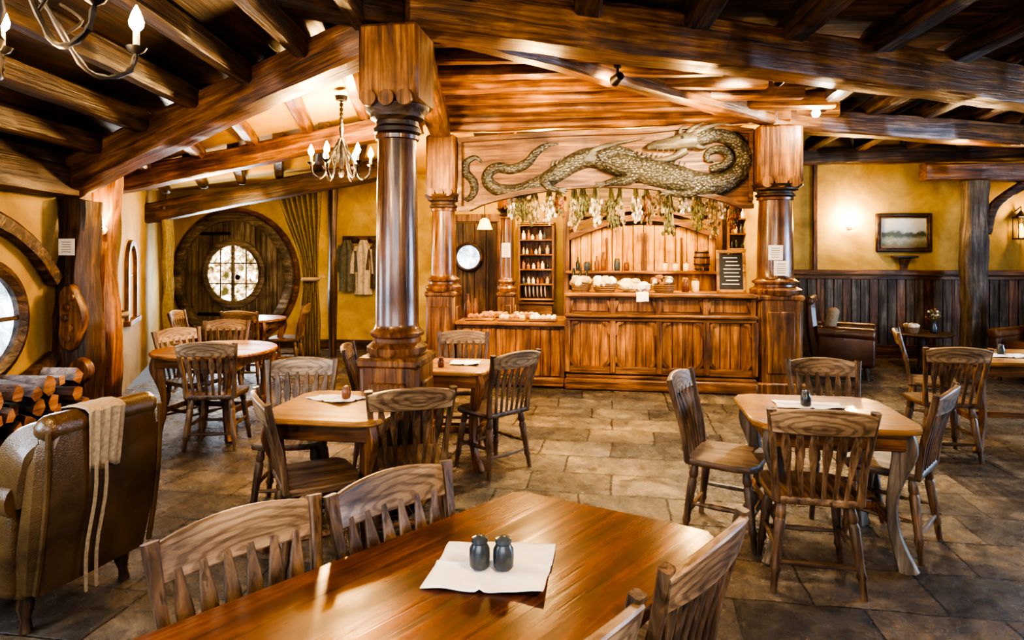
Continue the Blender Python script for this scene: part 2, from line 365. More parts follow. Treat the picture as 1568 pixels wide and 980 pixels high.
def round_window(name,loc,rz,R,w,cross=True,pane=pane_blue,fm=None):
    fm=fm or W['darkX']; b=Bd().mat(fm)
    b.lathe([(R-w,-.06),(R-w*.5,-.085),(R,-.06),(R,0),(R-w,0)],n=40,closed=True,axis='y')
    if cross:
        b.box((0,-.035,0),(2*(R-w)+.02,.03,.03)); b.box((0,-.036,0),(.03,.03,2*(R-w)+.02))
        b.lathe([(.10,-.05),(.12,-.055),(.14,-.05),(.14,-.022),(.10,-.022)],n=24,closed=True,axis='y')
    b.mat(pane); b.lathe([(.001,-.02),(R-w+.01,-.02),(R-w+.01,-.005),(.001,-.005)],n=40,axis='y',caps=False)
    return b.done(name,loc,rz)
round_window('window_1',(xw(4.25)+.01,4.25,1.17),pi/2,.44,.1)
round_window('window_2',(xw(2.7)+.01,2.7,1.17),pi/2,.44,.1)
wa=math.atan2(11.2-5.3,-6.05+3.66)
b=Bd().mat(W['barZ']); R=.30
arc=[(R*math.cos(t),.2+R*math.sin(t)) for t in [i*pi/12 for i in range(13)]]
pth=[(R,0,-.45)]+[(x,0,z) for x,z in arc]+[(-R,0,-.45),]
b.sweep([(x,-.03,z) for x,y,z in pth],(.08,.07),(0,1,0)); b.box((0,-.04,-.46),(.8,.12,.06))
b.box((0,-.02,.0),(.03,.02,1.0)); b.box((0,-.02,.1),(.6,.02,.03))
b.mat(pane_blue); b.prism([(R,-.45)]+arc+[(-R,-.45)],-.012,-.002,0,'xz')
b.done('window_3',(-4.72,7.85,1.25),wa)
def round_door(loc,rz):
    b=Bd().mat(W['greyZ']); R=.96
    n=10
    for i in range(n):
        x0=-R+2*R*i/n+.006; x1=-R+2*R*(i+1)/n-.006
        xs=[x0+(x1-x0)*k/4 for k in range(5)]
        f=lambda x: math.sqrt(max(.0004,R*R-x*x))
        poly=[(x,-f(x)) for x in xs]+[(x,f(x)) for x in xs[::-1]]
        b.prism(poly,-.06,-.01,.004,'xz')
    b.mat(W['greyX']); b.lathe([(.93,-.13),(1.0,-.15),(1.07,-.13),(1.07,0),(.93,0)],n=56,closed=True,axis='y')
    b.mat(W['barX']); b.lathe([(1.08,-.06),(1.14,-.06),(1.14,0),(1.08,0)],n=56,closed=True,axis='y')
    z0=.06
    b.mat(W['greyX']); b.lathe([(.46,-.10),(.52,-.12),(.57,-.10),(.57,-.05),(.46,-.05)],c=(0,0,z0),n=48,closed=True,axis='y')
    b.box((0,-.08,z0),(.05,.05,.96)) 
    for z in (-.17,.17): b.box((0,-.075,z+z0),(.9,.02,.02))
    for x in (-.23,.23): b.box((x,-.075,z0),(.02,.02,.84))
    b.mat(pane_leaf); b.lathe([(.001,-.07),(.47,-.07),(.47,-.062),(.001,-.062)],c=(0,0,z0),n=48,axis='y',caps=False)
    b.mat(iron); b.lathe([(.01,-.1),(.045,-.1),(.03,-.06),(.02,-.06)],c=(.1,-.02,-.0),axis='y',n=14)
    for z in (-.62,.72): b.box((-.35,-.075,z),(.6,.02,.05))
    o=b.done('door_1',loc,rz); o.scale=(1.04,1,1.04); return o
fw=math.atan2(-1.0,6.5)
def FW(x,off=0): return (x,11.3-(x+6.15)*(1/6.5)-off)
x,y=FW(-4.78,.01); round_door((x,y,1.2),fw)
x,y=FW(-4.70,.02); b=Bd().mat(W['darkX']); b.box((0,0,0),(.34,.04,.22)); b.mat(W['warmX']); b.box((0,-.02,0),(.26,.02,.14)); b.done('door_plaque',(x,y,2.54),fw)
x,y=FW(-.7,.02); b=Bd().mat(W['darkZ'])
for k in range(5): b.box((-.38+k*.19,0,1.05),(.185,.06,2.1))
b.mat(W['barZ']); b.box((-.52,-.02,1.08),(.1,.1,2.16)); b.box((.52,-.02,1.08),(.1,.1,2.16)); b.box((0,-.02,2.18),(1.16,.12,.12)); b.done('door_2',(x,y,0),fw)
round_window('window_4',(x,y-.05,1.55),fw,.24,.05,False)
p=FW(-6.0,.04);q=FW(-1.4,.04); beam('baseboard_far',(p[0],p[1],.08),(q[0],q[1],.08),.04,.16,jit=.002,cham=.005)
# wainscot lounge
LW=math.atan2(9.46-10.32,8.9-3.5)
def LWp(x,off=0): return (x,10.32-(x-3.5)*(.86/5.4)-off)
b=Bd(); L=5.1
for k in range(39):
    b.mat(W['greyZ'] if k%3 else W['barZ']); b.box((.05+k*.13,-.02,.64),(.122,.03+.006*(k%3),1.26))
b.mat(W['barX']); b.box((L/2,-.05,1.32),(L,.1,.07)); b.box((L/2,-.04,.1),(L,.06,.2)); b.box((L/2,-.035,1.24),(L,.05,.06))
x,y=LWp(3.65,.01); b.done('wainscot_panelling',(x,y,0),LW)
x,y=LWp(4.78,.0); b=Bd().mat(W['barZ']); b.box((0,-.03,2.4),(.06,.06,2.1)); b.done('trim_2',(x,y,0),LW)

# ------------------------------------------------------------------ columns
def column(name,x,y,s,zp,r,zc,zb,zt,mat):
    b=Bd(); h=s/2
    b.mat(W['barZ']); b.box((0,0,.07),(s+.06,s+.06,.14),bev=.02); b.box((0,0,zp/2),(s,s,zp-.02),bev=s*.09)
    b.box((0,0,zp-.04),(s+.03,s+.03,.07),bev=.02)
    for dx,dy in((0,-1),(1,0),(-1,0)):
        if dx==0: b.box((0,-h-.002,zp*.52),(s*.62,.03,zp*.62),bev=.012)
        else: b.box((dx*(h+.002),0,zp*.52),(.03,s*.62,zp*.62),bev=.012)
    b.mat(mat)
    prof=[(r*1.32,zp-.01),(r*1.42,zp+.02),(r*1.42,zp+.05),(r*1.25,zp+.07),(r*1.12,zp+.085),(r*1.12,zp+.11),(r*1.26,zp+.125),(r*1.28,zp+.145),(r*1.1,zp+.165),(r*1.03,zp+.18)]
    n=8
    for i in range(n+1):
        t=i/n; prof.append((r*(1.0-.1*t+.02*math.sin(pi*t)),zp+.2+(zc-.05-zp-.2)*t))
    prof+=[(r*1.02,zc-.045),(r*1.04,zc-.02),(r*.95,zc-.005)]
    b.lathe(prof,n=36)
    b.mat(W['darkX']); d=zb-zc
    b.lathe([(r*.95,zc-.01),(r*1.1,zc),(r*1.12,zc+d*.15),(r*.98,zc+d*.25),(r*1.0,zc+d*.42),(r*1.25,zc+d*.55),(r*1.28,zc+d*.7),(r*1.45,zc+d*.85),(r*1.5,zb)],n=36)
    b.mat(W['warmZ']); b.box((0,0,(zb+zt)/2),(s,s,zt-zb),bev=s*.06)
    for k in range(3):
        xx=(-1+k)*s*.3
        b.lathe([(.001,-.03),(s*.13,-.03),(s*.13,.0),(.001,.0)],c=(xx,-h-.0,zb+.02),axis='y',n=16,caps=False)
    return b.done(name,(x,y,0),RA)
column('carved_column',-.77,4.3,.40,.965,.142,2.437,2.61,3.12,W['column'])
p=B2W(0,0); column('bar_column',p.x,p.y,.37,1.15,.16,2.2,2.36,3.1,W['column'])
p=B2W(4.02,0); column('bar_column',p.x,p.y,.5,1.15,.205,2.29,2.42,3.1,W['column'])
p=B2W(.66,1.0); column('bar_column',p.x,p.y,.24,1.08,.1,2.15,2.25,3.45,W['column'])

# ------------------------------------------------------------------ bar
def done_bar(b,name,x=0,y=0,z=0,r=0): p=B2W(x,y,z); return b.done(name,p,RA+r)
b=Bd(); f=-.25
b.mat(W['barZ']); b.box((2.66,f+.29,.44),(2.16,.54,.86))
b.mat(W['barX']); b.box((2.66,f+.26,.07),(2.2,.66,.14),bev=.02); b.box((2.66,f+.27,.16),(2.18,.6,.05),bev=.015)
b.box((2.66,f+.25,.885),(2.2,.68,.045),bev=.015); b.box((2.66,f-.03,.84),(2.18,.05,.05),bev=.015); b.box((2.66,f-.02,.24),(2.18,.04,.09),bev=.01)
nb=4
for k in range(nb+1):
    w=2.14/nb; x=1.59+k*w; b.mat(W['barZ']); b.box((x,f-.02,.52),(.07,.06,.62),bev=.008)
    b.box((x,f+.06,1.0),(.07,.06,.2),bev=.008)
    if k<nb:
        xc=x+w/2
        for j in range(4): b.mat(W['warmZ']); b.box((xc+(j-1.5)*(w-.07)/4,f+.005,.52),((w-.07)/4-.003,.03,.62),bev=.004)
        b.box((xc,f+.08,1.0),(w-.1,.02,.15),bev=.006)
        for sx in(-1,1):
            b.mat(W['barZ']); b.sweep(cr([(xc+sx*(w/2-.03),f-.025,.66),(xc+sx*(w/2-.05),f-.025,.73),(xc+sx*(w/2-.05),f-.025,.78),(xc+sx*(w/2-.12),f-.025,.82)],3),(.03,.04),(0,1,0))
            b.sweep(cr([(xc+sx*(w/2-.03),f-.025,.40),(xc+sx*(w/2-.055),f-.025,.34),(xc+sx*(w/2-.11),f-.025,.28)],3),(.03,.035),(0,1,0))
            b.sweep([(xc+sx*(w/2-.02),f+.055,.95),(xc+sx*(w/2-.06),f+.055,1.06)],(.03,.035),(0,1,0))
b.mat(W['barX']); b.box((2.66,f+.29,1.0),(2.14,.42,.24))
b.mat(W['warmX']); b.box((2.66,f+.28,1.125),(2.2,.62,.05),bev=.015)
b.mat(W['barZ']); b.box((.89,f+.4,.37),(1.34,.74,.74)); b.mat(W['barX']); b.box((.89,f+.38,.07),(1.34,.8,.12),bev=.02)
b.mat(W['warmX']); b.box((.89,f+.38,.765),(1.36,.86,.05),bev=.015)
for k in range(4):
    x=.27+k*.42; b.mat(W['barZ']); b.box((x,f+.02,.42),(.06,.05,.58))
    if k<3:
        for j in range(3): b.mat(W['warmZ']); b.box((x+.09+j*.12,f+.025,.42),(.116,.03,.56),bev=.004)
done_bar(b,'bar_counter')
# carved dragon panel
b=Bd().mat(panelw); x0,x1=.2,3.76
top=[(x0+(x1-x0)*i/24, 3.06+.05*math.sin(pi*i/24)+(.07*math.exp(-((i-20)/3.)**2))) for i in range(25)]
bot=[(x0+(x1-x0)*i/24, 2.16+.27*math.sin(pi*min(1,max(0,(i-1)/22)))**.7) for i in range(25)]
b.prism(bot+top[::-1],-.02,.06,.0,'xz')
b.mat(W['barX']); b.sweep([(x,-.04,z+.02) for x,z in bot],(.12,.06),(0,1,0)); b.sweep([(x,-.04,z-.02) for x,z in top],(.12,.06),(0,1,0))
b.box((x0+.03,-.04,2.6),(.05,.1,.85)); b.box((x1-.03,-.04,2.66),(.05,.1,.85))
def D(px,py):  # carving layout on the panel's own plane
    return (x0+(px-718)/427*(x1-x0), -.02, 3.10-(py-200)/120*.92)
def drg(pts,n=8,mat=drag,yy=0,flat=.85):
    P=cr([(D(p[0],p[1])[0],-.02-yy,D(p[0],p[1])[2],p[2]) for p in pts],n); b.mat(mat)
    b.tube([p[:3] for p in P],[max(.003,p[3]) for p in P],14,flat)
drg([(754,244,.014),(744,236,.032),(731,243,.046),(730,260,.052),(741,276,.054),(742,292,.048),(733,304,.034),(725,301,.012)])
drg([(870,217,.012),(852,219,.034),(836,230,.050),(822,247,.060),(800,256,.066),(778,253,.068),(764,262,.070),(764,278,.076),(782,290,.082),(812,291,.090),(842,280,.10),(868,264,.108),(892,248,.118),(916,240,.126),(945,246,.14)])
drg([(930,243,.13),(960,252,.16),(995,264,.175),(1030,274,.175),(1064,284,.155),(1098,286,.13),(1124,270,.115),(1133,246,.105),(1122,222,.10),(1102,210,.095),(1082,210,.09)],yy=.02)
drg([(1092,209,.09),(1072,214,.10),(1056,222,.095)],yy=.07)
drg([(1066,218,.10),(1050,219,.105),(1036,222,.088),(1022,224,.068),(1008,225,.055),(998,229,.028)],mat=dhorn,yy=.09)
drg([(1052,232,.06),(1036,243,.042),(1020,247,.032),(1004,246,.014)],mat=dhorn,yy=.09)
for k in range(4): x,y,z=D(1012+k*8,232); b.tube([(x,-.14,z+.02),(x,-.14,z-.03)],[.010,.001],5)
drg([(1086,262,.04),(1104,258,.055),(1112,244,.055),(1100,232,.05),(1084,236,.04),(1082,248,.028),(1092,250,.012)],yy=.05)
for q in ([(1062,210,.048),(1078,200,.034),(1098,194,.02),(1116,196,.004)],[(1054,208,.038),(1064,198,.026),(1080,190,.005)],[(1046,212,.026),(1044,202,.018),(1052,194,.004)],[(1064,226,.036),(1074,230,.022),(1084,228,.004)]): drg(q,6,dhorn,.11)
def limb(pts,claws,mt=drag):
    drg(pts,6,mt,.07)
    ex,ey=pts[-1][0],pts[-1][1]
    for dx,dy in claws: drg([(ex,ey,.028),(ex+dx*.55,ey+dy*.4,.022),(ex+dx,ey+dy,.003)],5,dhorn,.08)
limb([(862,268,.08),(850,276,.068),(858,288,.048),(872,292,.032)],[(12,-4),(14,2),(10,8)])
limb([(930,242,.10),(952,232,.07),(972,236,.054),(984,244,.036)],[(14,-6),(16,2),(10,9)])
limb([(985,262,.11),(972,276,.08),(952,280,.055),(936,284,.036)],[(-14,-4),(-16,4),(-8,9)])
limb([(1072,286,.10),(1060,298,.064),(1042,300,.048),(1030,298,.034)],[(-14,-3),(-15,4),(-8,8)])
tip=[(996-i*11,212+i*1.5) for i in range(7)]
for i,(tx,ty) in enumerate(tip): drg([(908+i*2,246,.034),(930+i*2,226+i,.030),(tx,ty,.006)],6,dhorn,.08)
for k in range(30):
    t=k/29; px=860+t*190; py=256-26*math.sin(min(1,t*1.6)*pi*.5)+t*t*34-8
    x,y,z=D(px,py); b.mat(dhorn); b.tube([(x,-.05,z-.03),(x+.02,-.06,z+.05)],[.022,.002],5)
b.mat(glassdk); x,y,z=D(1046,215); b.ball((x,-.19,z),.02)
done_bar(b,'carved_dragon_panel')
# dried flower bunches
b=Bd().mat(W['darkX']); b.tube([(.3,.22,2.56),(3.72,.22,2.56)],.012)
for g in range(19):
    gx=.84+g*.155+random.uniform(-.03,.03); m=[petal,green,straw,petal,rust,straw,green][g%7]; gl=random.uniform(.4,.7)
    for k in range(6):
        x=gx+random.uniform(-.05,.05); yy=.22+random.uniform(-.06,.12); zt=2.54; ln=gl*random.uniform(.8,1.05)
        b.mat(green); b.tube([(gx,yy,zt+.02),(x,yy,zt-ln*.45)],[.010,.016],5)
        for j in range(12):
            a=random.random()*6.28; rr=random.uniform(.01,.055); dz=random.uniform(.45,1)*ln
            e=(x+math.cos(a)*rr,yy+math.sin(a)*rr,zt-dz); b.mat(straw); b.tube([(x,yy,zt-ln*.4),e],[.004,.003],3)
            b.mat(m if j%4 else green); b.ball(e,random.uniform(.011,.023),(1,1,1.6),6,.4)
done_bar(b,'hanging_dried_flowers')
# back-bar hutch
b=Bd(); y0=1.85
b.mat(W['honey'])
n=14
for k in range(n):
    xx=1.5+(k+.5)*2.2/n; zt=1.92+.12*math.sin(pi*(k+.5)/n); b.box((xx,y0+.08,(1.34+zt)/2),(2.2/n-.008,.04,zt-1.34))
b.box((2.6,y0+.1,1.12),(2.2,.06,.4))
b.mat(W['warmX']); b.box((2.57,y0-.05,1.33),(2.26,.36,.05),bev=.012); b.box((2.57,y0-.05,.95),(2.26,.36,.05)) 
b.mat(W['barX'])
arcp=[(1.46+2.24*i/20,y0+.02,1.85+.30*math.sin(pi*i/20)) for i in range(21)]; b.sweep(arcp,(.12,.09),(0,1,0))
b.sweep([(p[0],p[1]-.02,p[2]+.13) for p in arcp],(.06,.05),(0,1,0))
b.mat(W['barZ'])
for xx in (1.44,3.68): b.box((xx,y0+.02,1.25),(.09,.16,2.0))
b.box((2.6,y0+.04,1.62),(.08,.05,.6)); b.box((2.6,y0+.04,.5),(2.2,.2,.86))
for xx in(2.05,3.15): b.box((xx,y0+.05,1.6),(.03,.03,.5))
b.mat(W['darkX']); b.box((2.6,y0+.12,2.42),(2.2,.05,.5))
done_bar(b,'back_bar_hutch')
def shelf(name,lx,ly,w,z0,z1,n,plates=False):
    b=Bd().mat(W['barZ'])
    for sx in(-1,1): b.box((sx*w/2,0,(z0+z1)/2),(.035,.24,z1-z0))
    b.box((0,.12,(z0+z1)/2),(w,.02,z1-z0)); b.mat(W['warmX'])
    for k in range(n+1):
        z=z0+.02+(z1-z0-.04)*k/n; b.mat(W['warmX']); b.box((0,0,z),(w,.24,.025))
        if k<n:
            if plates and k<1:
                for j in range(6): b.mat(white); b.lathe([(.01,0),(.1,0),(.115,.012),(.01,.012)],c=(-w/2+.09+j*.06,.0,z+.14),axis='x',n=20)
                continue
            x=-w/2+.06
            while x<w/2-.05:
                r=random.uniform(.018,.032); h=random.uniform(.07,.15); b.mat(random.choice([glassdk,creamm,ceram_b,straw,white,rust,ceram]))
                b.lathe([(r*.9,0),(r,.01),(r,h*.6),(r*.4,h*.78),(r*.38,h)],c=(x,-.03,z+.013),n=10); x+=r*2+random.uniform(.008,.03)
    b.mat(W['barX']); b.box((0,-.01,z1+.01),(w+.04,.26,.04)); return done_bar(b,name,lx,ly)
shelf('plate_shelf',.98,1.88,.52,.89,2.06,5,True); shelf('bottle_shelf',4.02,1.84,.44,1.0,2.35,6)
b=Bd().mat(W['barX']); b.box((0,0,.43),(.5,.26,.8)); b.box((0,0,.855),(.56,.3,.03)); b.box((-.12,-.135,.45),(.2,.02,.6)); b.box((.12,-.135,.45),(.2,.02,.6)); done_bar(b,'shelf_base_cabinet',.98,1.84)
b=Bd().mat(W['barZ']); b.lathe([(.085,0),(.1,.05),(.115,.15),(.1,.25),(.085,.3)],n=20); b.mat(iron)
for z,r in((.03,.099),(.1,.113),(.2,.113),(.27,.099)): b.lathe([(r,z-.01),(r+.004,z-.01),(r+.004,z+.01),(r,z+.01)],n=20,closed=True)
b.mat(brass); b.tube([(0,-.09,.05),(0,-.15,.05),(0,-.15,.02)],.01,6); done_bar(b,'beer_keg',3.42,1.72,1.356)
def bottle(lx,ly,z,h=.24,m=glassdk):
    b=Bd().mat(m); r=h*.15; b.lathe([(r*.9,0),(r,.01),(r,h*.55),(r*.45,h*.72),(r*.35,h*.95),(r*.45,h*.96),(r*.45,h)],n=14); done_bar(b,'glass_bottle',lx,ly,z)
def jar(lx,ly,z,h,r,m,m2=W['table2']):
    b=Bd().mat(m); b.lathe([(r*.85,0),(r,.01),(r*1.05,h*.5),(r,h*.78),(r*.75,h*.86)],n=16); b.mat(m2); b.lathe([(r*.8,h*.86),(r*.84,h*.88),(r*.84,h*.98),(r*.3,h)],n=16); done_bar(b,'storage_jar',lx,ly,z)
for x,y in((1.64,.24),(1.72,.27),(1.80,.24)): bottle(x,y,1.151,.28)
for x in(1.62,1.9,2.0): bottle(x,1.72,1.356,random.uniform(.2,.3),random.choice([glassdk,ceram_b]))
for x in(1.76,2.2,2.34,2.9,3.05,3.2): jar(x,1.71,1.356,random.uniform(.12,.2),random.uniform(.035,.05),random.choice([creamm,ceram_b,straw,ceram]))
for x in(3.0,3.12): jar(x,.1,1.151,random.uniform(.13,.18),.045,random.choice([creamm,ceram_b,straw]))
bottle(.27,.2,.791,.3,ceram_b); bottle(.35,.3,.791,.24,ceram_b)
def basket(lx,ly,z,r,kind,name):
    b=Bd().mat(wicker); b.lathe([(.01,0),(r*.8,0),(r*.88,.02),(r,.09),(r*1.03,.1),(r*.97,.1),(r*.82,.025),(.01,.015)],n=24,caps=False)
    for z2 in (.03,.055,.08): b.lathe([(r*(.86+z2*1.4),z2-.008),(r*(.9+z2*1.4)+.004,z2),(r*(.86+z2*1.4),z2+.008)],n=24,caps=False)
    for k in range(30):
        a=random.random()*6.28; q=r*.85*math.sqrt(random.random()); b.mat(random.choice(kind)); b.ball((math.cos(a)*q,math.sin(a)*q,.09+random.uniform(0,.12)*(1-q/r*.6)),random.uniform(.03,.05),(1.2,1,.8),8,.4)
    done_bar(b,name,lx,ly,z)
basket(1.74,-.02,1.151,.12,[creamm,straw],'bread_basket'); basket(2.03,-.02,1.151,.14,[cloth_w,creamm,creamm],'bread_basket'); basket(2.74,-.02,1.151,.13,[petal,rust,green],'flower_basket')
b=Bd().mat(creamm); b.ball((-.06,0,.07),.1,(1.3,1,.7),16,.5); b.mat(cloth_w); b.ball((.1,-.02,.055),.08,(1.2,1,.7),14,.5); b.mat(creamm); b.ball((.02,-.04,.12),.055,(1.2,1,.6),12,.3); b.ball((-.1,-.06,.06),.06,(1.2,1,.8),12,.3)
done_bar(b,'wrapped_bread_pile',2.38,.02,1.162)
b=Bd().mat(cloth_w); b.grid([[(x,y-.02*math.sin(9*x),z+.004*math.sin(30*x)) for x in[-.07+.02*i for i in range(8)]] for y,z in((.1,.002),(0,.002),(-.06,.003),(-.08,-.04),(-.085,-.1))]); done_bar(b,'linen_cloth',2.47,-.22,1.157)
def tray(lx,ly,n,m,name):
    b=Bd().mat(W['table2']); b.box((0,0,.012),(.34,.22,.02)); b.box((0,-.11,.02),(.34,.012,.03)); b.box((0,.11,.02),(.34,.012,.03))
    for k in range(n): b.mat(random.choice(m)); b.ball((-.13+.26*(k%5)/4,-.07+.07*(k//5),.045),random.uniform(.026,.036),(1.1,1,.9),8,.4)
    done_bar(b,name,lx,ly,.79,random.uniform(-.06,.06))
tray(.5,-.1,15,[pastry,rust],'pastry_tray'); tray(.9,-.1,15,[pastry,creamm],'pastry_tray'); tray(1.28,-.1,15,[cloth_w,creamm],'pastry_tray'); tray(.62,.24,15,[pastry],'pastry_tray'); tray(1.03,.24,12,[cloth_w,pastry],'pastry_tray')
b=Bd(); b.M=Matrix.Rotation(-.12,4,'X'); b.mat(plain('slate_board',(.02,.02,.02),.6)); b.box((0,0,.24),(.28,.015,.44))
b.mat(W['table2']); b.box((-.15,0,.25),(.035,.03,.5)); b.box((.15,0,.25),(.035,.03,.5)); b.box((0,0,.018),(.33,.03,.035)); b.box((0,0,.49),(.33,.03,.035))
b.mat(cloth_w)
for k in range(8): b.box((random.uniform(-.02,.02),-.009,.1+k*.045),(random.uniform(.1,.2),.003,.008),bev=0)
done_bar(b,'chalkboard_menu',3.52,-.02,1.154)
def notice(name,p,rz,w=.14,h=.18):
    b=Bd().mat(white); b.box((0,0,0),(w,.004,h),bev=.001); b.mat(iron)
    for k in range(5): b.box((0,-.003,h*.3-k*h*.15),(w*.6,.001,.004),bev=0)
    b.done(name,p,rz)
for (x,z) in((4.0,1.63),(4.06,1.45)): p=B2W(x-.03,-.222,z); notice('paper_notice',p,RA,.16,.17)
notice('paper_notice',(-3.47,4.985,1.68),RA,.14,.13); p=B2W(.66,.885,1.66); notice('paper_notice',p,RA,.12,.2)
b=Bd().mat(shade); b.lathe([(.12,0),(.11,.02),(.07,.14),(.03,.17)],n=20,caps=False); b.mat(iron); b.tube([(0,0,.17),(0,0,1.35)],.006,6); p=B2W(.2,1.7,1.98); b.done('pendant_lamp',p,0)

# ------------------------------------------------------------------ chairs / tables
def chair_mesh():
    b=Bd(); b.mat(W['chairY'])
    seat=[(-.2,-.19),(.2,-.19),(.215,-.1),(.225,.08),(.21,.17),(.15,.205),(0,.215),(-.15,.205),(-.21,.17),(-.225,.08),(-.215,-.1)]
    b.prism(seat,.425,.462,.008)
    b.mat(W['chairZ'])
    prof=[(0,.015),(.08,.02),(.16,.024),(.2,.018),(.24,.024),(.5,.021),(.7,.018),(.76,.023),(.8,.016),(1,.014)]
    for sx in(-1,1):
        for sy in(-1,1): b.turned((sx*.155,sy*.14,.43),(sx*.205,sy*.195,0),[(t,r*1.1) for t,r in prof],9)
    b.mat(W['chairX']); sp=[(0,.009),(.3,.013),(.5,.016),(.7,.013),(1,.009)]
    f=lambda sx,sy,z:(sx*(.205-.05*z/.43),sy*(.195-.055*z/.43),z)
    b.turned(f(-1,1,.17),f(1,1,.17),sp,7); b.turned(f(-1,-1,.14),f(1,-1,.14),sp,7)
    b.turned(f(-1,-1,.2),f(-1,1,.2),sp,7); b.turned(f(1,-1,.2),f(1,1,.2),sp,7)
    b.mat(W['chairZ'])
    for sx in(-1,1):
        P=cr([(sx*.188,-.175,.44),(sx*.200,-.195,.6),(sx*.216,-.235,.76),(sx*.228,-.268,.905)],4)
        b.sweep(P,[(.042-.012*math.sin(pi*i/(len(P)-1)),.032) for i in range(len(P))],(1,0,0),.006)
    for k in range(6):
        u=-1+2*k/5; xb=u*.125; xt=u*.165; yt=-.262-.028*(1-(xt/.22)**2)
        P=cr([(xb,-.178,.45),(xb+(xt-xb)*.4,-.205,.6),(xb+(xt-xb)*.75,-.236,.72),(xt,yt+.014,.82)],4)
        n=len(P); b.sweep(P,[(.022+.024*math.exp(-((i/(n-1)-.62)/.2)**2),.012) for i in range(n)],(1,0,0),.003)
    b.mat(W['crest']); n=16; P=[];S=[]
    for i in range(n+1):
        x=-.225+.45*i/n; q=1-(x/.225)**2
        P.append((x,-.262-.03*q,.84+.014*q)); S.append((.098+.032*q,.026))
    b.sweep(P,S,(0,-.25,1),.005)
    return b.mesh('dining_chair')
cm=chair_mesh()
def chair(cx,cy,face):
    f=V((face[0],face[1],0)).normalized(); o=V((cx,cy,0))+f*.275; inst(cm,'dining_chair',o,frz(f))
chair(-.77,1.80,(.71,-.70)); chair(-.40,2.12,(.71,-.70)); chair(.52,1.67,(-.75,.66)); chair(.12,1.22,(-.72,.69))
chair(1.45,2.98,(.2,.98)); chair(1.02,3.90,(.86,-.5)); chair(2.12,4.38,(-.15,-.98)); chair(2.36,3.46,(-.70,.70))
chair(3.42,4.90,(.15,.98)); chair(3.64,6.05,(.85,-.5))
chair(-1.30,3.30,(.88,.47)); chair(-.54,3.45,(-.27,.96)); chair(-1.44,4.40,(.1,-.99)); chair(-1.3,5.05,(.97,.1))
chair(.04,4.70,(-.68,.73)); chair(-.45,5.9,(-.05,-1))
chair(-3.2,6.1,(.85,-.45)); chair(-2.48,5.18,(-.1,1)); chair(-3.05,6.86,(.1,-1)); chair(-4.15,7.9,(.9,.1)); chair(-3.35,7.85,(.1,1)); chair(-2.85,8.9,(-1,-.1))
def table_mesh(w,d,top,leg=None,ch=.12,poly=None,rnd=False):
    b=Bd(); b.mat(top)
    if rnd: poly=[(w/2*math.cos(t),d/2*math.sin(t)) for t in [i*2*pi/40 for i in range(40)]]
    poly=poly or [(-w/2+ch,-d/2),(w/2-ch,-d/2),(w/2-ch*.3,-d/2+ch*.3),(w/2,-d/2+ch),(w/2,d/2-ch),(w/2-ch*.3,d/2-ch*.3),(w/2-ch,d/2),(-w/2+ch,d/2),(-w/2+ch*.3,d/2-ch*.3),(-w/2,d/2-ch),(-w/2,-d/2+ch),(-w/2+ch*.3,-d/2+ch*.3)]
    b.prism(poly,.718,.75,.008)
    k=.66 if rnd else .8; aw,ad=w*k,d*k; lm=leg or W['barZ']
    b.mat(W['barX']) 
    for s in(-1,1): b.box((0,s*ad/2,.67),(aw,.025,.095)); b.box((s*aw/2,0,.67),(.025,ad,.095))
    b.mat(lm)
    for sx in(-1,1):
        for sy in(-1,1):
            R=V((sx*.8,sy*.6,0)).normalized(); base=V((sx*aw/2,sy*ad/2,0))
            prof=cr([(.0,.715,.10),(.015,.62,.115),(-.02,.48,.075),(-.045,.34,.05),(-.035,.2,.05),(.0,.09,.065),(.035,.0,.09)],4)
            P=[base*.93+R*p[0]+V((0,0,p[1])) for p in prof]
            b.sweep(P,[(p[2],.045) for p in prof],R,.006)
    b.mat(W['barX']); b.box((0,0,.24),(aw*.86,.05,.05)) 
    for s in(-1,1): b.box((s*aw*.43,0,.24),(.05,ad*.86,.05))
    return b
table_mesh(.84,.76,W['table2'],W['greyZ']).done('dining_table',(1.74,3.62,0),RA)
table_mesh(.72,.72,W['table2']).done('dining_table',(-1.0,3.75,0),RA)
table_mesh(.62,.62,W['table2']).done('dining_table',(-.46,5.06,0),RA)
table_mesh(1.1,.8,W['table2']).done('dining_table',(4.3,5.5,0),RA)
table_mesh(1.08,1.08,W['warmX'],rnd=True).done('round_dining_table',(-2.74,5.92,0),RA)
table_mesh(.8,.8,W['warmX'],rnd=True).done('round_dining_table',(-3.45,8.6,0),RA)
ang=math.atan2(-.66,.75)
b=Bd(); w,L=.80,1.75; ctr=V((-.28,1.53,0))
out=[(-.03,2.36),(.0,2.395),(.05,2.40),(.58,2.10),(.635,2.06),(.645,2.0),(.28,1.53),(-.36,.74),(-.42,.70),(-.50,.70),(-1.10,1.12),(-1.14,1.17),(-1.13,1.23)]
Ri=Matrix.Rotation(-ang,3,'Z')
poly=[tuple((Ri@(V((x,y,0))-ctr))[:2]) for x,y in out][::-1]
b.mat(W['table']); b.prism(poly,.715,.75,.01)
b.mat(W['barY'])
for sx in(-.3,.3): b.box((sx,0,.665),(.028,L*.74,.1))
b.mat(W['barX'])
for sy in(-1,1): b.box((0,sy*L*.36,.665),(.6,.028,.1)); b.box((0,sy*L*.30,.06),(.56,.09,.07),bev=.02); b.mat(W['barZ']); b.box((0,sy*L*.30,.38),(.12,.07,.6),bev=.02); b.mat(W['barX'])
b.mat(W['barY']); b.box((0,0,.2),(.05,L*.6,.07))
b.done('long_dining_table',ctr,ang)
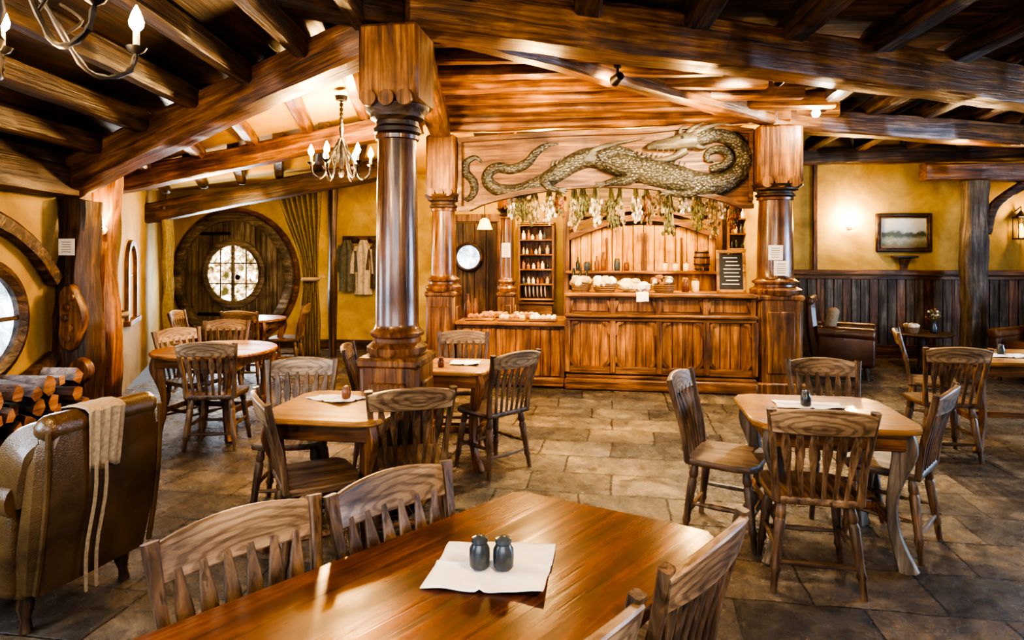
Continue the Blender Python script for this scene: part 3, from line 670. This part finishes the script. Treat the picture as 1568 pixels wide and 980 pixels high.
def napkin(quad,z=.752,n=24,amp=1):
    b=Bd().mat(cloth_w); A,Bq,C,Dq=[V((q[0],q[1],0)) for q in quad]; g=[]
    for i in range(n+1):
        r=[]
        for j in range(n+1):
            u,v=i/n,j/n; p=A.lerp(Bq,u).lerp(Dq.lerp(C,u),v); h=.004+.006*noise.noise(p*14)
            r.append((p.x+.008*noise.noise(p*9),p.y+.008*noise.noise(p*7+V((3,3,3))),z+max(.0015,h*amp)+.008*math.exp(-((v-.5)/.025)**2)+.007*math.exp(-((u-.5)/.025)**2)+.04*max(0,v+(1-u)-1.6)))
        g.append(r)
    b.grid(g); b.done('linen_napkin',solid=.002)
napkin([(-.245,1.70),(-.19,1.965),(.135,1.957),(.08,1.655)])
def shaker(x,y,z=.762,m=ceram,s=1):
    b=Bd().mat(m); b.lathe([(.005,0),(.024,0),(.028,.006),(.0295,.03),(.0285,.052),(.022,.064),(.021,.068),(.0235,.072),(.022,.082),(.012,.087),(.004,.088)],n=24)
    for k in range(5): b.mat(iron); b.ball((.008*math.cos(k*1.25),.008*math.sin(k*1.25),.0875),.0016,n=6)
    o=b.done('ceramic_shaker',(x,y,z)); o.scale=(s,s,s)
shaker(-.091,1.80); shaker(-.024,1.795)
napkin([(1.52,3.66),(1.56,3.84),(1.92,3.76),(1.88,3.58)]); shaker(1.69,3.68)
napkin([(-1.26,3.9),(-1.11,3.99),(-.86,3.92),(-1.0,3.72)]); shaker(-1.0,3.86,.760,ceram_b,.9)
napkin([(-.5,5.05),(-.48,5.25),(-.25,5.2),(-.27,5.0)]); shaker(-.55,4.96,.751,ceram_b,.9)
napkin([(4.05,5.4),(4.08,5.6),(4.4,5.55),(4.37,5.35)]); shaker(4.2,5.5)

# ------------------------------------------------------------------ armchairs
def armchair(name,loc,f,m,h=1.0,w=.74,wings=True,cush=None):
    b=Bd().mat(m); hw=w/2
    b.box((0,0,.27),(w-.06,.66,.22),bev=.03,seg=3)
    b.box((0,.04,.43),(w-.24,.58,.15),bev=.06,seg=4)
    n=10
    P=[(0,-.30-.10*t-.02*math.sin(pi*t),.2+(h-.2)*t) for t in [i/n for i in range(n+1)]]
    S=[(w*(.88+.06*math.sin(pi*(i/n)))-(.05 if i==n else 0),.17-.05*(i/n)) for i in range(n+1)]
    b.sweep(P,S,(1,0,0),.045)
    b.tube([(-hw+.1,-.405,h),(hw-.1,-.405,h)],.062,12)
    b.ball((-hw+.1,-.405,h),.062,n=12); b.ball((hw-.1,-.405,h),.062,n=12)
    for s in(-1,1):
        b.box((s*(hw-.07),.03,.38),(.14,.66,.42),bev=.04,seg=3)
        b.tube([(s*(hw-.06),-.3,.59),(s*(hw-.06),.34,.58)],[.08,.085],14); b.ball((s*(hw-.06),.34,.58),.085,(1,.35,1),n=14)
        if wings:
            b.sweep(cr([(s*(hw-.055),-.27,.56),(s*(hw-.045),-.26,.68),(s*(hw-.055),-.30,.80),(s*(hw-.09),-.38,h-.03)],4),[(.14+.06*math.sin(pi*i/12),.07) for i in range(13)],(0,1,.1),.02)
    b.mat(W['darkZ'])
    for sx in(-1,1):
        for sy in(-1,1): b.turned((sx*(hw-.1),sy*.25,.18),(sx*(hw-.09),sy*.27,0),[(0,.03),(.4,.035),(.7,.02),(1,.026)],10)
    b.mat(m)
    for s in(-1,1): b.tube([(s*(hw-.05),-.3-.10*t-.02*math.sin(pi*t)-.085+.025*t,.2+(h-.2)*t) for t in [i/10 for i in range(11)]],.012,8)
    if cush: b.mat(cush); b.box((0,-.17,.68),(.42,.14,.4),R=(-.2,0,0),bev=.06,seg=3)
    return b.done(name,loc,frz(f))
AC=V((-2.285,3.08,0)); AF=V((-.95,.31,0)).normalized()
armchair('wingback_armchair',AC,AF,leather,.89,.66)
armchair('leather_armchair',(4.45,8.55,0),(.85,-.5),leather2,.98,.8,False,cloth_b)
armchair('leather_armchair',(6.6,8.0,0),(-.9,-.4),leather2,1.0,.8,False,cloth_w)
f=AF; sd=V((f.y*-1,f.x,0))*-1; base=AC
b=Bd().mat(cloth_b); g=[]
for i in range(16):
    t=i/15; r=[]
    if t<.3: yy=-.33-.15*(t/.3); z=.962-.012*(abs(t-.15)/.15)
    else: yy=-.487+.02*((t-.3)/.7); z=.95-.28*((t-.3)/.7)
    for j in range(12):
        u=(j/11-.5)*(.20-.05*t); q=.006*math.sin(j*2.2+t*2)
        p=base+sd*(u-.03)-f*(-yy+q); r.append((p.x,p.y,z+.01*math.sin(j*1.1)*t))
    g.append(r)
b.grid(g)
for du in(-.05,.0):
    P=[base+sd*(-.04+du+.01*math.sin(k))-f*(.492-.01*k)+V((0,0,.70-k*.082)) for k in range(8)]; b.tube(P,.005,5)
b.done('wool_throw',solid=.006)
b=Bd().mat(W['darkX']); b.lathe([(.01,.5),(.36,.5),(.38,.52),(.36,.54),(.01,.54)],n=28,caps=False); b.mat(W['darkZ']); b.lathe([(.18,0),(.2,.02),(.05,.06),(.04,.3),(.06,.4),(.04,.5)],n=16); b.done('side_table',(5.6,8.75,0))
b=Bd().mat(ceram); b.lathe([(.03,0),(.05,.02),(.055,.07),(.03,.13),(.035,.15)],n=16)
for k in range(22):
    a=random.random()*6.28; r=random.uniform(.02,.1); e=(math.cos(a)*r,math.sin(a)*r,random.uniform(.2,.32)); b.mat(green); b.tube([(0,0,.14),e],.003,4); b.mat(random.choice([green,rust,petal])); b.ball(e,.018,n=6,lump=.3)
b.done('flower_vase',(5.70,8.65,.54))
b=Bd().mat(wicker); b.lathe([(.01,0),(.09,0),(.11,.08),(.1,.08),(.01,.02)],n=16,caps=False)
for k in range(9): b.mat(random.choice([cloth_w,petal,straw])); b.ball((.06*math.cos(k*2),.06*math.sin(k*1.3),.09),.035,n=8,lump=.3)
b.done('fruit_basket',(5.42,8.7,.54))
x,y=LWp(6.05,.0); fr=Bd().mat(W['darkX']); w,h=.80,.60
for s in(-1,1): fr.box((0,-.03,s*(h/2-.03)),(w,.06,.06),bev=.015); fr.box((s*(w/2-.03),-.031,0),(.06,.06,h),bev=.015)
fr.mat(brass)
for s in(-1,1): fr.box((0,-.035,s*(h/2-.07)),(w-.12,.03,.02)); fr.box((s*(w/2-.07),-.036,0),(.02,.03,h-.12))
o=fr.done('framed_painting',(x,y-.005,1.93),LW)
b=Bd().mat(paint_mat()); b.box((0,-.02,0),(w-.1,.02,h-.1),bev=0); c=b.done('canvas'); c.parent=o
b=Bd().mat(W['darkX']); b.box((0,-.08,.14),(.34,.14,.03)); b.mat(W['barZ']); b.sweep(cr([(0,-.09,.12),(0,-.05,.03),(0,-.03,-.08)],4),[(.16-.01*i,.04) for i in range(9)],(1,0,0)); b.done('wall_bracket',(x,y,1.42),LW)

# ------------------------------------------------------------------ curtains, coats
def curtain(name,loc,rz,wt,wm,wb,h,zt,sh,bot=.04,nf=8,tieb=True):
    b=Bd().mat(cloth_c); g=[]; n=90; m=30
    for i in range(m+1):
        z=h-(h-bot)*i/m
        if z>zt: t=(h-z)/(h-zt); t=t*t*(3-2*t); w=wt+(wm-wt)*t; s=sh*t
        else: t=(zt-z)/(zt-bot); t=min(1,t*1.6); w=wm+(wb-wm)*t; s=sh*(1-.15*t)
        g.append([((j/n-.5)*w+s,.045*math.sin(j/n*2*pi*nf+.6*math.sin(z*3))*(.4+.6*w/wt)+.01*math.sin(z*9+j*.3),z) for j in range(n+1)])
    b.grid(g); b.mat(cloth_b)
    if tieb: b.lathe([(wm*.5,-.03),(wm*.56,0),(wm*.5,.03)],c=(sh,0,zt),n=24,caps=False); b.tube(cr([(sh+wm*.5,0,zt),(sh+wm*.5+.05,.02,zt+.04),(sh+wm*.5+.1,.03,zt+.02)],4),.015,6)
    b.mat(W['darkX']); b.tube([(-wt/2-.1,0,h),(wt/2+.1,0,h)],.02,8)
    b.done(name,loc,rz,solid=.008)
curtain('curtain',(-3.27,9.8,0),RA,.74,.24,.36,2.72,1.22,.2)
curtain('curtain',(-5.0,9.3,0),wa,.6,.55,.6,2.25,.1,0,.04,7,False)
curtain('curtain',(-4.12,6.6,0),wa,.42,.3,.3,2.2,1.0,-.1,.04,5,True)
b=Bd().mat(W['darkX']); b.box((0,0,0),(.8,.04,.12)); b.mat(iron)
CR=-2.45
for k in range(4): b.tube(cr([(-.3+k*.2,-.02,0),(-.3+k*.2,-.08,-.02),(-.3+k*.2,-.1,.03)],4),.008,6)
x,y=FW(CR,.03); b.done('coat_rack',(x,y,1.84),fw)
def coat(dx,m,L):
    b=Bd().mat(m); g=[]
    for i in range(13):
        t=i/12; w=(.10+.24*min(1,t*4)-.03*t)*(1+.1*math.sin(t*6)); g.append([(w/2*math.cos(a)+.006*math.sin(7*a),-.07+.06*math.sin(a)*(1+.25*math.sin(9*a)),-L*t) for a in [k*2*pi/32 for k in range(33)]])
    b.grid(g)
    for s in(-1,1): b.tube(cr([(s*.11,-.07,-.1),(s*.18,-.08,-.3),(s*.19,-.09,-L*.62)],4),[.045]*9,10)
    x,y=FW(CR+dx,.06); b.done('hanging_coat',(x,y,1.83),fw)
coat(-.28,plain('grey_green_wool',(.10,.10,.075),.9),.85); coat(.0,plain('tan_canvas',(.42,.36,.27),.9),.9); coat(.26,plain('brown_oilcloth',(.07,.05,.035),.9),.8)

# ------------------------------------------------------------------ firewood
b=Bd()
for r in range(8):
    for k in range(11-r//2):
        rad=random.uniform(.045,.070); y=3.5+k*.135+(.06 if r%2 else 0); z=.065+r*.100; ln=random.uniform(.34,.46)
        x=-3.18+random.uniform(-.04,.07)-r*.008; n=random.choice([4,5,7]); a0=random.random()*6
        poly=[(rad*(1+random.uniform(-.3,.15))*math.cos(a0+2*pi*i/n),rad*(1+random.uniform(-.3,.15))*math.sin(a0+2*pi*i/n)) for i in range(n)]
        sk=.07+random.uniform(-.07,.07); tz=random.uniform(-.02,.02)
        vs=[(x-ln/2,y+p[0]+sk,z+p[1]-tz) for p in poly]+[(x+ln/2,y+p[0]*.95-sk,z+p[1]+tz) for p in poly]
        b.mat(bark); b.add(vs,[[i,(i+1)%n,n+(i+1)%n,n+i] for i in range(n)]); b.mat(logend); b.add(vs,[list(range(n))[::-1],[n+i for i in range(n)]])
b.done('firewood_stack')

# ------------------------------------------------------------------ lamps
def plight(name,loc,p,c=(1,.62,.3),r=.06):
    l=bpy.data.lights.new(name,'POINT'); l.energy=p; l.color=c; l.shadow_soft_size=r; o=bpy.data.objects.new(name,l); o.location=loc; bpy.context.collection.objects.link(o); return o
def slight(name,loc,tgt,p,c=(1,.75,.5),ang=60,r=.06,blend=.6):
    l=bpy.data.lights.new(name,'SPOT'); l.energy=p; l.color=c; l.shadow_soft_size=r; l.spot_size=math.radians(ang); l.spot_blend=blend
    o=bpy.data.objects.new(name,l); o.location=loc; o.rotation_euler=(V(tgt)-V(loc)).to_track_quat('-Z','Y').to_euler(); bpy.context.collection.objects.link(o); return o
def alight(name,loc,tgt,sx,sy,p,c):
    l=bpy.data.lights.new(name,'AREA'); l.energy=p; l.color=c; l.shape='RECTANGLE'; l.size=sx; l.size_y=sy
    o=bpy.data.objects.new(name,l); o.location=loc; o.rotation_euler=(V(tgt)-V(loc)).to_track_quat('-Z','Y').to_euler(); bpy.context.collection.objects.link(o); return o
def chandelier(loc,R,n,ztop,a0,power):
    b=Bd().mat(iron); b.lathe([(.004,-.16),(.02,-.15),(.03,-.12),(.012,-.09),(.035,-.02),(.02,.05),(.012,.2),(.02,.3),(.006,.34)],n=14)
    H=ztop-loc[2]; b.tube([(0,0,.3),(0,0,H)],.006,6)
    z=.34
    while z<H-.03: b.lathe([(.014,-.018),(.019,0),(.014,.018)],c=(0,0,z),n=8,caps=False); z+=.045
    b.lathe([(.05,H-.04),(.06,H),(.01,H)],n=16)
    for i in range(n):
        a=a0+2*pi*i/n; e=V((math.cos(a),math.sin(a),0))
        P=cr([tuple(e*.015+V((0,0,.2))),tuple(e*R*.3+V((0,0,.06))),tuple(e*R*.62+V((0,0,-.16))),tuple(e*R*.92+V((0,0,-.14))),tuple(e*R+V((0,0,-.05)))],6)
        b.mat(iron); b.tube(P,[.010+.003*math.sin(k*2.4) for k in range(len(P))],7); b.tube(cr([tuple(e*R*.45+V((0,0,-.05))),tuple(e*R*.58+V((0,0,.02))),tuple(e*R*.42+V((0,0,.06)))],4),.006,6)
        c=e*R; b.lathe([(.006,-.06),(.03,-.045),(.038,-.03),(.03,-.035),(.012,-.04)],c=c,n=12,caps=False)
        b.mat(creamm); b.lathe([(.012,-.05),(.012,.03)],c=c,n=10)
        b.mat(bulb); b.lathe([(.008,.03),(.024,.05),(.027,.07),(.016,.105),(.002,.135)],c=c,n=12)
    b.done('candle_chandelier',loc)
    plight('chandelier_light',(loc[0],loc[1],loc[2]-.25),power,(1,.60,.24),.12); plight('chandelier_light',(loc[0]+.06,loc[1],loc[2]+.3),power*.35,(1,.64,.25),.08)
chandelier((-1.74,2.15,2.48),.45,5,3.0,math.radians(54),40)
chandelier((-1.60,6.0,2.50),.27,6,3.1,.3,150)
chandelier((1.2,.6,2.6),.45,5,3.38,.2,90)  # unseen extra chandelier, added above the camera as warm fill
def sconce(loc,rz,p,name='wall_sconce'):
    b=Bd().mat(brass); b.lathe([(.005,-.01),(.045,-.01),(.05,0),(.005,.0)],axis='y',n=18); b.tube(cr([(0,-.01,0),(0,-.08,-.04),(0,-.11,0)],5),.008,7)
    for s in(-.05,.05):
        b.mat(brass); b.tube(cr([(0,-.08,-.03),(s,-.1,-.03),(s,-.11,.01)],4),.006,6); b.lathe([(.004,0),(.025,.01),(.02,.015)],c=(s,-.11,.0),n=12,caps=False)
        b.mat(bulb); b.lathe([(.012,.015),(.026,.035),(.028,.06),(.016,.1),(.002,.125)],c=(s,-.11,0),n=12)
    b.done(name,loc,rz); q=Matrix.Rotation(rz,3,'Z')@V((0,-.2,.14)); plight('sconce_light',V(loc)+q,p,(1,.60,.24),.06)
sconce((-3.56,5.56,1.83),RA+.2,7)
x,y=LWp(5.28,.0); sconce((x,y,2.02),LW,34)
x,y=LWp(7.6,.0); b=Bd().mat(iron); b.box((0,-.14,.2),(.16,.16,.02)); b.box((0,-.14,-.12),(.16,.16,.02)); b.lathe([(.08,.21),(.03,.28),(.01,.3)],c=(0,-.14,0),n=4); b.tube([(0,0,.3),(0,-.14,.36),(0,-.14,.3)],.008,6)
for sx in(-1,1):
    for sy in(-1,1): b.box((sx*.07,-.14+sy*.07,.04),(.012,.012,.32))
b.mat(shade); b.lathe([(.03,-.1),(.04,.0),(.02,.1)],c=(0,-.14,0),n=12); b.done('wall_lantern',(x,y,1.95),LW); plight('lantern_light',(x,y-.35,2.2),12,(1,.60,.26))
def spotfix(loc,tgt,lens=bulb):
    d=(V(tgt)-V(loc)).normalized(); b=Bd().mat(iron); b.tube([(0,0,.0),(0,0,.1)],.012,8); b.lathe([(.03,.09),(.035,.12)],n=12)
    p0=V((0,0,0))-d*.05; b.tube([p0,p0+d*.11],[.035,.05],14); b.mat(lens); b.tube([p0+d*.11,p0+d*.114],[.044,.044],14); b.done('ceiling_spotlight',loc)
spotfix((3.42,7.2,3.20),(1.2,2.5,2.0),bulb2); plight('spotlight_glow',(3.36,6.96,3.04),22,(1,.90,.74),.04)
slight('spotlight_floor',(3.35,6.98,3.1),(2.6,5.4,0),170,(1,.82,.6),95)
for (x,tx,pw) in((.9,1.0,190),(2.3,2.5,270)):
    l=(x,5.45,3.12); t=B2W(tx,0,2.7); spotfix(l,t); d=(t-V(l)).normalized()*.1; slight('carving_spot',V(l)+d,t,pw,(1,.84,.60),50)
    slight('floor_spot',V(l)+V((0,-.1,-.05)),(x,5.2,0),300,(1,.78,.48),80)
    t2=B2W(tx+.3,-.2,.6); slight('bar_front_fill_spot',V(l)+(t2-V(l)).normalized()*.12,t2,210,(1,.72,.40),48)  # bar front spot is an added fill that lifts the dark bar front
for x in(1.2,2.4,3.4): p=B2W(x,.75,2.75); plight('bar_downlight',p,95,(1,.68,.30),.1)
p=B2W(.4,.9,2.5); plight('bar_downlight',p,42,(1,.64,.28),.1)
for x,y in((.2,5.9),(1.9,6.6)): plight('ceiling_fill_light',(x,y,2.75),36,(1,.62,.24),.1)  # added fill lamps without fixtures, brighten the joists over the bar
plight('far_room_fill_light',(-3.9,8.4,1.9),44,(1,.68,.32),.2)  # added fill lamp without fixture, gives the far ceiling its yellow glow
plight('lounge_light',(5.6,7.9,2.7),26,(1,.66,.32),.2)
alight('window_daylight',(-3.3,4.25,1.2),(0,3.9,.3),.7,.7,10,(.6,.78,1))
alight('window_daylight',(-3.2,1.6,1.5),(0,2.6,.6),1.2,.9,38,(.62,.80,1))
alight('window_daylight',(8.3,4.2,1.6),(2,4.2,.5),3.0,1.4,230,(.46,.68,1))
alight('window_daylight',(-.8,-2.2,2.0),(0,4,.6),4,1.4,85,(.80,.88,1))
alight('window_daylight',(-4.6,10.6,1.2),(-3.6,6,.3),1,1,45,(.76,.88,1))
w=bpy.data.worlds.new('world'); bpy.context.scene.world=w; w.use_nodes=True
bg=w.node_tree.nodes['Background']; bg.inputs[0].default_value=(.76,.74,.74,1); bg.inputs[1].default_value=.17

cam=bpy.data.cameras.new('camera'); cam.lens=22.5; cam.sensor_width=36; cam.shift_y=-108/1600; cam.clip_start=.05
co=bpy.data.objects.new('camera',cam); bpy.context.collection.objects.link(co); co.location=(0,0,1.65); co.rotation_euler=(pi/2,0,0)
sc=bpy.context.scene; sc.camera=co
sc.view_settings.view_transform='AgX'
try: sc.view_settings.look='AgX - Very High Contrast'
except Exception: pass
sc.view_settings.exposure=.95
